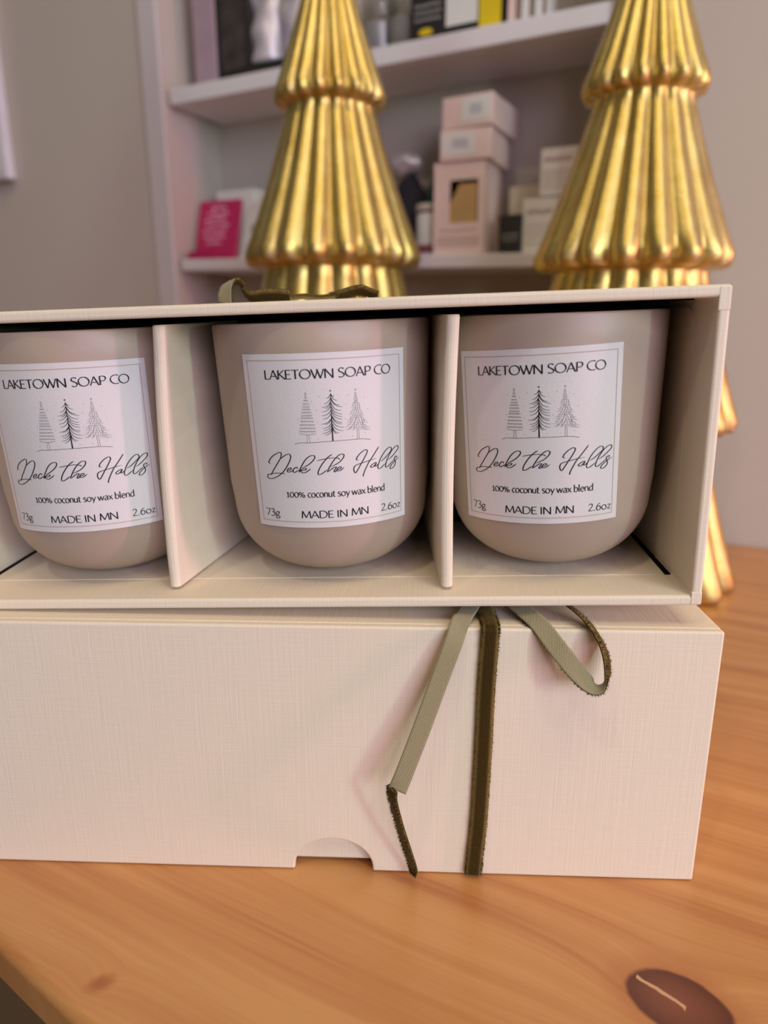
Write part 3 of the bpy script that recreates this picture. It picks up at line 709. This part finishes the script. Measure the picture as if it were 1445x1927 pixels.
# ---------------------------------------------------------------- ribbons
def ribbon(bm, pts, wds, width=.0053, thick=.00035, pile=.0006, front_velvet=True, k=8, fuzz=0, widths=None, seed=1, bulge=True):
    """strip swept along pts; wds = direction across the ribbon at each point. side +n is velvet (0), -n woven (1)."""
    P = catmull(pts, k); Wd = catmull(wds, k)
    ws = [v.x for v in catmull([(a, 0, 0) for a in (widths or [width] * len(pts))], k)]
    n = 8; uvl = bm.loops.layers.uv.verify(); rnd = random.Random(seed)
    rows = []; dist = 0
    for i, p in enumerate(P):
        t_ = (P[min(i + 1, len(P) - 1)] - P[max(i - 1, 0)]).normalized()
        wv = Wd[i] - t_ * Wd[i].dot(t_); wv.normalize()
        nn = t_.cross(wv).normalized()
        if i: dist += (P[i] - P[i - 1]).length
        fr = []; bk = []
        for j in range(n + 1):
            s = -1 + 2 * j / n
            hgt = thick + (pile * (1 - abs(s) ** 4) if bulge else 0)
            fr.append((p + wv * s * ws[i] / 2 + nn * hgt, s, dist)); bk.append((p + wv * s * ws[i] / 2, s, dist))
        rows.append((fr, bk, p, wv, nn, t_, ws[i]))
    vf = [[bm.verts.new(q[0]) for q in r[0]] for r in rows]; vb = [[bm.verts.new(q[0]) for q in r[1]] for r in rows]
    def quad(vs, uvs, mi):
        f = bm.faces.new(vs); f.material_index = mi; f.smooth = True
        for l, u in zip(f.loops, uvs): l[uvl].uv = u
    for i in range(len(rows) - 1):
        d0, d1_ = rows[i][0][0][2] * 1000, rows[i + 1][0][0][2] * 1000
        for j in range(n):
            u0, u1 = (-1 + 2 * j / n) * 2.65, (-1 + 2 * (j + 1) / n) * 2.65
            quad((vf[i][j], vf[i][j + 1], vf[i + 1][j + 1], vf[i + 1][j]), ((u0, d0), (u1, d0), (u1, d1_), (u0, d1_)), 0)
            quad((vb[i][j + 1], vb[i][j], vb[i + 1][j], vb[i + 1][j + 1]), ((u1, d0), (u0, d0), (u0, d1_), (u1, d1_)), 1)
        for j in (0, n):
            a, b_, c, d = vb[i][j], vf[i][j], vf[i + 1][j], vb[i + 1][j]
            quad((a, b_, c, d) if j == 0 else (d, c, b_, a), ((0, d0), (0, d0), (0, d1_), (0, d1_)), 0 if fuzz else 1)
    for i in (0, len(rows) - 1):
        quad(list(vf[i]) + list(vb[i])[::-1], [(0, 0)] * (2 * n + 2), 0)
    # pile hairs
    for q in range(fuzz):
        i = rnd.randrange(len(rows) - 1); fr, bk, p, wv, nn, t_, wd = rows[i]
        p = p.lerp(rows[i + 1][2], rnd.random())
        s = rnd.choice((-1, 1)) * rnd.uniform(.75, 1) if rnd.random() < .75 else rnd.uniform(-1, 1)
        b0 = p + wv * s * wd / 2 + nn * (thick + pile * (1 - abs(s) ** 4) * .6)
        dr = (nn * rnd.uniform(.6, 1.1) + wv * s * rnd.uniform(.0, .8) + t_ * rnd.uniform(-.35, .35)).normalized()
        sd = t_ * .00009 if rnd.random() < .5 else wv * .00009
        ln = rnd.uniform(.0005, .0011)
        v = [bm.verts.new(b0 + sd), bm.verts.new(b0 - sd), bm.verts.new(b0 + dr * ln)]
        f = bm.faces.new(v); f.material_index = 0
def rib_obj(name, parent, *strips):
    bm = bmesh.new()
    for kw in strips: ribbon(bm, **kw)
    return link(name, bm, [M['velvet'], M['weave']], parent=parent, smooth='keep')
bow = empty('ribbon_bow', Matrix.Translation((-.062, .03, H1)))
tag(bow, 'olive velvet ribbon bow tied round the lower closed box', 'ribbon')
BI = Matrix.Translation((.062, -.03, -H1))
def rb(name, *st):
    o = rib_obj(name, bow, *st); o.matrix_local = BI; return o
X = Vector((1, 0, 0))
# band over the lid and down the front
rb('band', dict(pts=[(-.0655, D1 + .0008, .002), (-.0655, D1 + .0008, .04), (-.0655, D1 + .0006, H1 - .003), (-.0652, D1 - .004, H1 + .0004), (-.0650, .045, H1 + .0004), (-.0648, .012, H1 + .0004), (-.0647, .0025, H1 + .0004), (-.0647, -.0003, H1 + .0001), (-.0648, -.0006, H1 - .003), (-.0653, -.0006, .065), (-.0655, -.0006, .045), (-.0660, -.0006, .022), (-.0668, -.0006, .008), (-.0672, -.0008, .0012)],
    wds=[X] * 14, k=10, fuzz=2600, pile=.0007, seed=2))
# left tail: woven side out, turning to the velvet at a crease
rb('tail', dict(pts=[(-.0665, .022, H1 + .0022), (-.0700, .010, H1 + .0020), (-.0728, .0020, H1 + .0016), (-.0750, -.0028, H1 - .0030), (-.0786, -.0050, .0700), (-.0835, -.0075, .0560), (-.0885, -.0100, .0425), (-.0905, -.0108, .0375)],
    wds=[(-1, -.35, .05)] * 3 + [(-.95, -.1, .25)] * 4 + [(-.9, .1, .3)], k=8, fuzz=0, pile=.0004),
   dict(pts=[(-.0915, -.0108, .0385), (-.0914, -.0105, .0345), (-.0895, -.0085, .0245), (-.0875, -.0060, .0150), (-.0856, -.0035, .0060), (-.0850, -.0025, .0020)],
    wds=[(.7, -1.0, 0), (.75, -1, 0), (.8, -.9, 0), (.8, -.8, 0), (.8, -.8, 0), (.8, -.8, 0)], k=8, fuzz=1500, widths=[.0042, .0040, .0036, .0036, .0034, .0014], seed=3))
# right loop
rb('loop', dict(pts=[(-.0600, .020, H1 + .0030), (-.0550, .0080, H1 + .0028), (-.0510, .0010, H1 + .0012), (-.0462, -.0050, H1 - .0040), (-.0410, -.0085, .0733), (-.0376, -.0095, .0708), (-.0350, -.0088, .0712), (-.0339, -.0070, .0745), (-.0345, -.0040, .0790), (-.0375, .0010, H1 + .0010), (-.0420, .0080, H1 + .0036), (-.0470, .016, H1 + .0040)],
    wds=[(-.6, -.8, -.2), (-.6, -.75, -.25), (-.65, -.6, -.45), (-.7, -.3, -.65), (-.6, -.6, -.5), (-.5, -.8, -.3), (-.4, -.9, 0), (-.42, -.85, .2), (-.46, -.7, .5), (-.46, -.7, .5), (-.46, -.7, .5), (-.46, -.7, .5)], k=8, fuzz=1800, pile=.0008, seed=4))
bm = bmesh.new(); box(bm, -.069, -.056, .020, .032, H1 + .0012, H1 + .0046, bev=.0012, seg=3)
ko = link('knot', bm, [M['velvet']], parent=bow); ko.matrix_local = BI
# ribbon lying on top of the open box
bow2 = empty('ribbon_bow', MU @ Matrix.Translation((-.115, .05, H2)))
tag(bow2, 'loosely curled olive velvet ribbon lying on top of the open box', 'ribbon')
BI2 = Matrix.Translation((.115, -.05, -H2))
def rb2(name, *st):
    o = rib_obj(name, bow2, *st); o.matrix_local = BI2; return o
Z = H2
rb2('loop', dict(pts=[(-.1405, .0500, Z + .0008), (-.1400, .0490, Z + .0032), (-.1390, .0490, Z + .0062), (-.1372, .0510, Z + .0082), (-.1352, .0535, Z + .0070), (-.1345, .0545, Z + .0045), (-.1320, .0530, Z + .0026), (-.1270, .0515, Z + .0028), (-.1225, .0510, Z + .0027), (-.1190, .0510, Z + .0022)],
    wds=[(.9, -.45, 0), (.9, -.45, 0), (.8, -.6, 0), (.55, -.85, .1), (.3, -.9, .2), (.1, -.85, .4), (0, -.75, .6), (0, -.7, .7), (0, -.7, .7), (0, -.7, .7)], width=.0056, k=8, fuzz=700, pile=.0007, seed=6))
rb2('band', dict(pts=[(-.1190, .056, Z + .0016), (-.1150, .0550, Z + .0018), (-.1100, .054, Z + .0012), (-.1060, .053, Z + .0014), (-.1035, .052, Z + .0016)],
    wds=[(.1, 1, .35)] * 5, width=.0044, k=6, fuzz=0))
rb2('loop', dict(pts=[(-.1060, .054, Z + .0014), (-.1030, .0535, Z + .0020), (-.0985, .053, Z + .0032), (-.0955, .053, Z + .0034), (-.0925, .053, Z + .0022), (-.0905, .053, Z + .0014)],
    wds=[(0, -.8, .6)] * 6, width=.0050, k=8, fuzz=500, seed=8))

# ---------------------------------------------------------------- gold trees
def tree_profile():
    P = [(.050, .0006, .3), (.0700, .0006, .9)]
    def tier(zl, rl, zn, rn, zt):
        # rolled lip, then the straight flank up to the neck
        P.extend([(rl - .0050, zt + .0002, 1.2), (rl - .0018, zt + .0010, 1.5), (rl - .0002, zl - .0012, 1.6), (rl, zl + .0010, 1.5), (rl - .0008, zl + .0040, 1.15)])
        for i in range(1, 13):
            u = i / 12; P.append((rl - .0012 + (rn - rl + .0012) * u - .0012 * math.sin(math.pi * u), zl + .0045 + (zn - zl - .0045) * u, 1.0 - .25 * u))
    tier(.0050, .0820, .0990, .0545, .0006)
    P.append((.0550, .1005, .6))
    tier(.1075, .0716, .1955, .0460, .1012)
    P.append((.0465, .1970, .6))
    tier(.2040, .0590, .2915, .0285, .1975)
    P.append((.0290, .2930, .6))
    tier(.2990, .0360, .3900, .0062, .2935)
    P.extend([(.0050, .394, .5), (.0032, .398, .3), (.0012, .4005, .1), (0, .401, 0)])
    return P
TP = tree_profile()
def gold_tree(x, y, s, rz, label):
    bm = bmesh.new(); NF = 18; n = NF * 14; rings = []
    for r, z, a in TP:
        if r == 0: rings.append([bm.verts.new((0, 0, z))]); continue
        ring = []
        for i in range(n):
            th = 2 * math.pi * i / n; c = abs(math.cos(NF * th / 2))
            d = .105 * a * (1 - c ** .85)
            ring.append(bm.verts.new((r * (1 - d) * math.cos(th), r * (1 - d) * math.sin(th), z)))
        rings.append(ring)
    for a, b_ in zip(rings, rings[1:]):
        for i in range(n):
            j = (i + 1) % n
            bm.faces.new((a[i], a[j], b_[0]) if len(b_) == 1 else (a[i], a[j], b_[j], b_[i]))
    bm.faces.new(rings[0][::-1])
    o = link('glass_tree', bm, M['gold'], smooth=True)
    o.matrix_world = Matrix.Translation((x, y, 0)) @ Matrix.Rotation(rz, 4, 'Z') @ Matrix.Scale(s, 4)
    tag(o, label, 'tree ornament', 'gold fluted glass trees behind the boxes')
    return o
_b1 = Vector((.0999, .2213, 0)); TX, TY = .0470, .2830
gold_tree(TX, TY, 1.0, math.atan2(.2213 - TY, .0999 - TX), 'gold fluted glass tree behind the right end of the open box')
gold_tree(-.1432, .3290, 1.035, R(5), 'gold fluted glass tree behind the middle of the open box, left of the other')

# ---------------------------------------------------------------- alcove shelves and their goods (wall frame)
def shelf(z0, z1, tilt, label):
    bm = bmesh.new(); box(bm, -.5545, AX1 - .0005, 0.0005, AD, z0, z1, bev=.0012)
    m_ = MW @ Matrix.Translation((-.35, 0, (z0 + z1) / 2)) @ Matrix.Rotation(tilt, 4, 'Y') @ Matrix.Translation((.35, 0, -(z0 + z1) / 2))
    o = link('wall_shelf', bm, M['shelf'], mat=None); o.matrix_world = m_
    tag(o, label, 'shelf', 'white shelves in the wall alcove')
shelf(.3770, .3915, 0.0, 'upper white shelf in the wall alcove')
LT = R(1.65)
shelf(.2165, .2278, LT, 'lower white shelf in the wall alcove')
def low_z(x): return .2278 - math.tan(LT) * (x + .35) + .0004
HI_Z = .3919
def thing(name, x, y, z, label, cat, rz=0.0, tilt=0.0, group=None):
    o = empty(name, MW @ Matrix.Translation((x, y, z)) @ Matrix.Rotation(tilt, 4, 'Y') @ Matrix.Rotation(rz, 4, 'Z'))
    return tag(o, label, cat, group)
def pbox(name, root, x0, x1, y0, y1, z0, z1, mat, bev=.0008):
    bm = bmesh.new(); box(bm, x0, x1, y0, y1, z0, z1, bev=bev); return link(name, bm, mat, parent=root)
def scribble(name, root, rows, y, mat, seed=1, h=.0022):
    """lines of tiny illegible print on a front face: rows = (x0, x1, z)"""
    bm = bmesh.new(); rnd = random.Random(seed)
    for x0, x1, z in rows:
        pts = []; x = x0; k = 0
        while x < x1:
            pts.append((x, z + (h / 2 if k % 2 else -h / 2) * rnd.uniform(.5, 1))); x += h * rnd.uniform(.35, .7); k += 1
        if len(pts) > 2: add_stroke(bm, pts, lambda a, b_, u: h * .28, lambda a, b_: Vector((a, y, b_)), 0, .01)
    return link(name, bm, mat, parent=root, smooth='keep')
# --- upper shelf
t_ = thing('tall_box', -.5230, .020, HI_Z, 'tall mauve box at the left end of the upper shelf', 'box')
pbox('box_body', t_, -.0135, .0135, 0, .045, 0, .13, M['mauve'])
t_ = thing('picture_frame', -.4900, .020, HI_Z, 'tall black framed picture next to the mauve box', 'frame', rz=R(-4))
pbox('frame', t_, -.0195, .0215, 0, .012, 0, .14, M['darkbox'])
pbox('picture', t_, -.0125, .0165, -.0006, 0.0, .012, .128, M['darkpic'], bev=0)
# crumpled foil bag
def bag(x, y, z, w_, h_, label, seed):
    bm = bmesh.new(); n = 18; m_ = 22; rows = []
    for j in range(m_ + 1):
        v = j / m_; row = []
        for i in range(n):
            a = 2 * math.pi * i / n
            rx = w_ / 2 * (1 - .12 * v); ry = .014 * (1 - v) ** .5 + .001
            p_ = Vector((rx * math.cos(a), ry * math.sin(a), v * h_))
            d = noise.noise(Vector((p_.x * 60, p_.y * 60, p_.z * 60 + seed))) * .006 * (.3 + v)
            row.append(bm.verts.new((p_.x + d, p_.y + d * 1.2, p_.z + abs(d) * .3)))
        rows.append(row)
    for a, b_ in zip(rows, rows[1:]):
        for i in range(n): bm.faces.new((a[i], a[(i + 1) % n], b_[(i + 1) % n], b_[i]))
    bm.faces.new(rows[0][::-1]); bm.faces.new(rows[-1])
    for v in bm.verts: v.co.z = max(v.co.z, 0)
    o = link('foil_bag', bm, M['foil'], smooth=True); o.matrix_world = MW @ Matrix.Translation((x, y, z))
    tag(o, label, 'bag', 'silver bags on the upper shelf')
pb = thing('display_block', -.4420, .018, HI_Z, 'low black stand under the silver bags on the upper shelf', 'stand')
pbox('block', pb, -.034, .036, 0, .040, 0, .0135, M['darkbox'])
bag(-.4560, .032, HI_Z + .0142, .034, .095, 'silver crinkled bag on the black stand, next to the black frame', 3)
bag(-.4230, .036, HI_Z + .0142, .032, .085, 'silver crinkled bag on the black stand, partly behind the gold tree', 9)
# glass jar
def glass_jar(x, label):
    rt = thing('glass_jar', x, .040, HI_Z, label, 'jar', group='glass jars on the upper shelf')
    bm = bmesh.new(); lathe(bm, [(0, 0), (.0150, 0), (.0165, .003), (.0165, .052), (.0130, .060), (.0130, .066), (.0118, .066), (.0118, .059), (.0150, .051), (.0150, .004), (0, .004)], 40)
    link('jar', bm, M['glass'], parent=rt, smooth=True)
    bm = bmesh.new(); lathe(bm, [(0, .0042), (.0145, .0042), (.0145, .030), (0, .031)], 32)
    link('filling', bm, M['white'], parent=rt, smooth=True)
glass_jar(-.3420, 'clear glass jar of white filling on the upper shelf, beside the left gold tree')
glass_jar(-.3160, 'clear glass jar of white filling next to the black and yellow box')
t_ = thing('product_box', -.2600, .015, HI_Z, 'black, white and yellow printed box on the upper shelf', 'box')
pbox('box_body', t_, -.0400, .0385, 0, .030, 0, .060, M['darkbox'])
pbox('white_panel', t_, -.0080, .0190, -.0004, 0, .0095, .050, M['white'], bev=0)
pbox('yellow_panel', t_, .0205, .0386, -.0005, 0, .0012, .058, M['yellow'], bev=0)
scribble('print', t_, [(-.036, -.012, z) for z in (.018, .023, .028, .040)], -.0004, M['white'], 3)
bm = bmesh.new(); lathe(bm, [(0, -.0005), (.0048, -.0005), (.0048, .0001), (0, .0001)], 24, mat=Matrix.Translation((-.026, 0, .009)) @ Matrix.Rotation(R(90), 4, 'X') @ Matrix.Diagonal((1.3, .55, 1, 1)))
link('yellow_badge', bm, M['yellow'], parent=t_)
for i, x in enumerate((-.2120, -.2010, -.1905)):
    t_ = thing('slim_box', x, .016, HI_Z, ['slim pink and white box right beside the yellow panel on the upper shelf', 'slim white box in the middle of three slim boxes', 'slim white box at the right end of three slim boxes'][i], 'box', group='slim boxes on the upper shelf')
    pbox('box_body', t_, -.0046, .0046, 0, .030, 0, .055 - .004 * i, [M['blush'], M['white'], M['white']][i])
    pbox('side_strip', t_, .0022, .0047, -.0003, 0, .002, .048, M['brown'], bev=0)
# --- lower shelf
t_ = thing('greeting_card', -.5290, .022, low_z(-.529), 'magenta card with pale pink lettering leaning on the lower shelf', 'card', rz=R(6))
def slab(name, root, w_, h_, lean, th, mat, x=0, y=0, z=0):
    bm = bmesh.new(); box(bm, -w_ / 2, w_ / 2, 0, th, 0, h_, bev=.0004)
    return link(name, bm, mat, parent=root, mat=Matrix.Translation((x, y, z)) @ Matrix.Rotation(lean, 4, 'X'))
c_ = slab('card', t_, .0500, .0640, R(-17), .004, M['pink'])
bm = bmesh.new(); rnd = random.Random(2)
for k_, (x0, x1) in enumerate(((-.010, .008), (-.014, .012), (-.017, .010), (-.015, .015), (-.018, .012), (-.016, .010), (-.012, .006))):
    z = .0560 - k_ * .0062; pts = []; x = x0
    while x < x1: pts.append((x, z + rnd.uniform(-.0018, .0018))); x += .0016
    add_stroke(bm, pts, lambda a, b_, u: .0015, lambda a, b_: Vector((a, -.0003, b_)), 0, .01)
link('lettering', bm, M['pinkink'], parent=c_, smooth='keep')
slab('foot', t_, .034, .0080, R(0), .010, M['pink'], y=-.0130, x=-.006)
t_ = thing('white_box', -.5180, .050, low_z(-.518), 'pale box standing behind the magenta card', 'box')
pbox('box_body', t_, -.026, .024, 0, .020, 0, .0720, M['white'])
t_ = thing('greeting_card', -.4900, .034, low_z(-.49), 'white and green card leaning beside the magenta card', 'card', rz=R(-8))
c_ = slab('card', t_, .038, .070, R(-15), .003, M['white'])
bm = bmesh.new(); lathe(bm, [(0, -.0004), (.0065, -.0004), (.0065, .0001), (0, .0001)], 7, mat=Matrix.Translation((-.0005, 0, .0330)) @ Matrix.Rotation(R(90), 4, 'X'))
link('green_leaf', bm, M['greenp'], parent=c_)
scribble('print', c_, [(-.014, .012, z) for z in (.058, .054, .016, .011)], -.0004, M['beige'], 6)
# dark cloth pouches
def pouch(x, y, w_, h_, mat, label, seed, gr):
    bm = bmesh.new(); bmesh.ops.create_icosphere(bm, subdivisions=4, radius=1)
    for v in bm.verts:
        p_ = v.co.copy(); d = 1 + .22 * noise.noise(p_ * 1.7 + Vector((seed, 0, 0))) + .06 * noise.noise(p_ * 6)
        v.co = Vector((p_.x * w_ / 2 * d, p_.y * .014 * d, h_ / 2 + p_.z * h_ / 2 * d)); v.co.z = max(0, v.co.z)
    o = link('cloth_pouch', bm, mat, smooth=True); o.matrix_world = MW @ Matrix.Translation((x, y, low_z(x)))
    tag(o, label, 'pouch', gr)
pouch(-.3150, .050, .040, .072, M['blackcloth'], 'black cloth pouch on the lower shelf, beside the left gold tree', 1, 'pouches on the lower shelf')
pouch(-.2850, .052, .034, .072, M['greencloth'], 'dark green cloth pouch between the black pouch and the soap boxes', 5, 'pouches on the lower shelf')
bm = bmesh.new(); bmesh.ops.create_icosphere(bm, subdivisions=3, radius=1)
for v in bm.verts:
    p_ = v.co.copy(); d = 1 + .4 * noise.noise(p_ * 3)
    v.co = Vector((p_.x * .018 * d, p_.y * .010 * d, p_.z * .009 * d))
o = link('tissue_tuft', bm, M['foil'], smooth=True); o.matrix_world = MW @ Matrix.Translation((-.3215, .052, low_z(-.32) + .0830))
tag(o, 'silver tuft of tissue resting on top of the black pouch', 'tissue')
t_ = thing('small_tub', -.2885, .034, low_z(-.2885), 'small white tub in front of the green pouch', 'tub')
bm = bmesh.new(); lathe(bm, [(0, 0), (.0105, 0), (.0115, .001), (.0115, .036), (.0105, .0372), (0, .0372)], 40); link('tub', bm, M['white'], parent=t_, smooth=True)
bm = bmesh.new(); lathe(bm, [(.0117, .038), (.0122, .038), (.0122, .0435), (.0115, .0445), (0, .0445), ], 40); link('lid', bm, M['beige'], parent=t_, smooth=True)
bm = bmesh.new(); lathe(bm, [(.01165, .003), (.01175, .003), (.01175, .010), (.01165, .010)], 40); link('band', bm, M['maroon'], parent=t_, smooth=True)
# window soap box
zz = low_z(-.253)
t_ = thing('soap_box', -.2530, .014, zz, 'upright blush soap box with a tan soap showing through its window', 'box', rz=R(3))
bm = bmesh.new()
w2, hh = .0225, .0735
# front frame with cut window, plus sides, back, top and bottom
wx0, wx1, wz0, wz1 = -.0080, .0170, .0260, .0600
box(bm, -w2, wx0, 0, .0008, 0, hh); box(bm, wx1, w2, 0, .0008, 0, hh); box(bm, wx0, wx1, 0, .0008, 0, wz0); box(bm, wx0, wx1, 0, .0008, wz1, hh)
box(bm, -w2, -w2 + .0008, .0008, .056, 0, hh); box(bm, w2 - .0008, w2, .0008, .056, 0, hh); box(bm, -w2, w2, .056, .0568, 0, hh)
box(bm, -w2, w2, 0, .0568, hh, hh + .0008); box(bm, -w2, w2, 0, .0568, -.0001, .0006)
link('carton', bm, M['blush'], parent=t_)
bm = bmesh.new(); v = [bm.verts.new(p) for p in ((-.0165, .0015, .026), (.0155, .0015, .026), (.0155, .0015, .057), (.0000, .0015, .057), (-.0165, .022, .026), (.0155, .022, .026), (.0155, .022, .057), (.0000, .022, .057))]
for q in ((0, 1, 2, 3), (7, 6, 5, 4), (0, 4, 5, 1), (1, 5, 6, 2), (2, 6, 7, 3), (3, 7, 4, 0)): bm.faces.new([v[i] for i in q])
link('soap', bm, M['tan'], parent=t_)
scribble('print', t_, [(-.017, .016, z) for z in (.020,)] + [(-.019, .019, z) for z in (.008, .011, .014)], -.0004, M['maroon'], 8, h=.0016)
zz += hh + .0012
for i, (rz, dx) in enumerate(((3, .0045), (-2, .0055))):
    t_ = thing('soap_box', -.2530 + dx, .012, zz + i * .0246, ['flat blush soap box lying on the windowed box, under another', 'flat blush soap box topmost of the stack'][i], 'box', rz=R(rz), group='flat soap boxes stacked on the windowed box')
    pbox('carton', t_, -.0215, .0230, 0, .062, 0, .0240, M['blush'])
    pbox('sticker', t_, [-.020, -.004][i], [.009, .021][i], -.0003, 0, .0040, .0215, M['white'], bev=0)
    scribble('print', t_, [([-.010, .004][i], [.004, .014][i], z) for z in (.0105, .013, .0155)], -.0006, M['bluegrey'], 4 + i, h=.0022)
t_ = thing('small_black_box', -.2090, .022, low_z(-.209), 'small black printed box between the pink soap box and beige cartons', 'box')
pbox('carton', t_, -.0100, .0098, 0, .018, 0, .0320, M['darkbox'])
scribble('print', t_, [(-.007, .007, z) for z in (.012, .016)], -.0004, M['beige'], 11, h=.0018)
t_ = thing('brown_carton', -.2060, .048, low_z(-.206), 'plain brown carton standing behind the small black box', 'box')
pbox('carton', t_, -.0130, .0160, 0, .022, 0, .0580, M['beige'])
def carton(x, z, label, seed, w_=.034, h_=.0440, y=.026, parent=None):
    r_ = thing('beige_carton', x, y, z, label, 'box', group='beige cartons at the right of the lower shelf')
    pbox('carton', r_, -w_ / 2, w_ / 2, 0, .035, 0, h_, M['beige'])
    scribble('title', r_, [(-.012, .009, h_ * .76)], -.0004, M['maroon'], seed, h=.0046)
    scribble('print', r_, [(-.013, .012, h_ * f) for f in (.52, .42, .32, .2)], -.0004, M['brown'], seed + 1, h=.0014)
zl = low_z(-.1835)
carton(-.1835, zl + .0004, 'beige carton with a dark red title on the lower shelf, underneath another', 21)
carton(-.1710, zl + .0452, 'beige carton with a dark red title stacked on top of another', 31, w_=.032, h_=.036)
# white framed picture at far left
t_ = thing('wall_frame', -.86, -.0125, .455, 'white framed board on the wall at the left edge', 'picture')
pbox('frame', t_, -.066, .0680, 0, .0120, -.125, .125, M['framewhite'], bev=.002)
pbox('sheet', t_, -.058, .0600, -.0004, 0, -.117, .117, M['white'], bev=0)
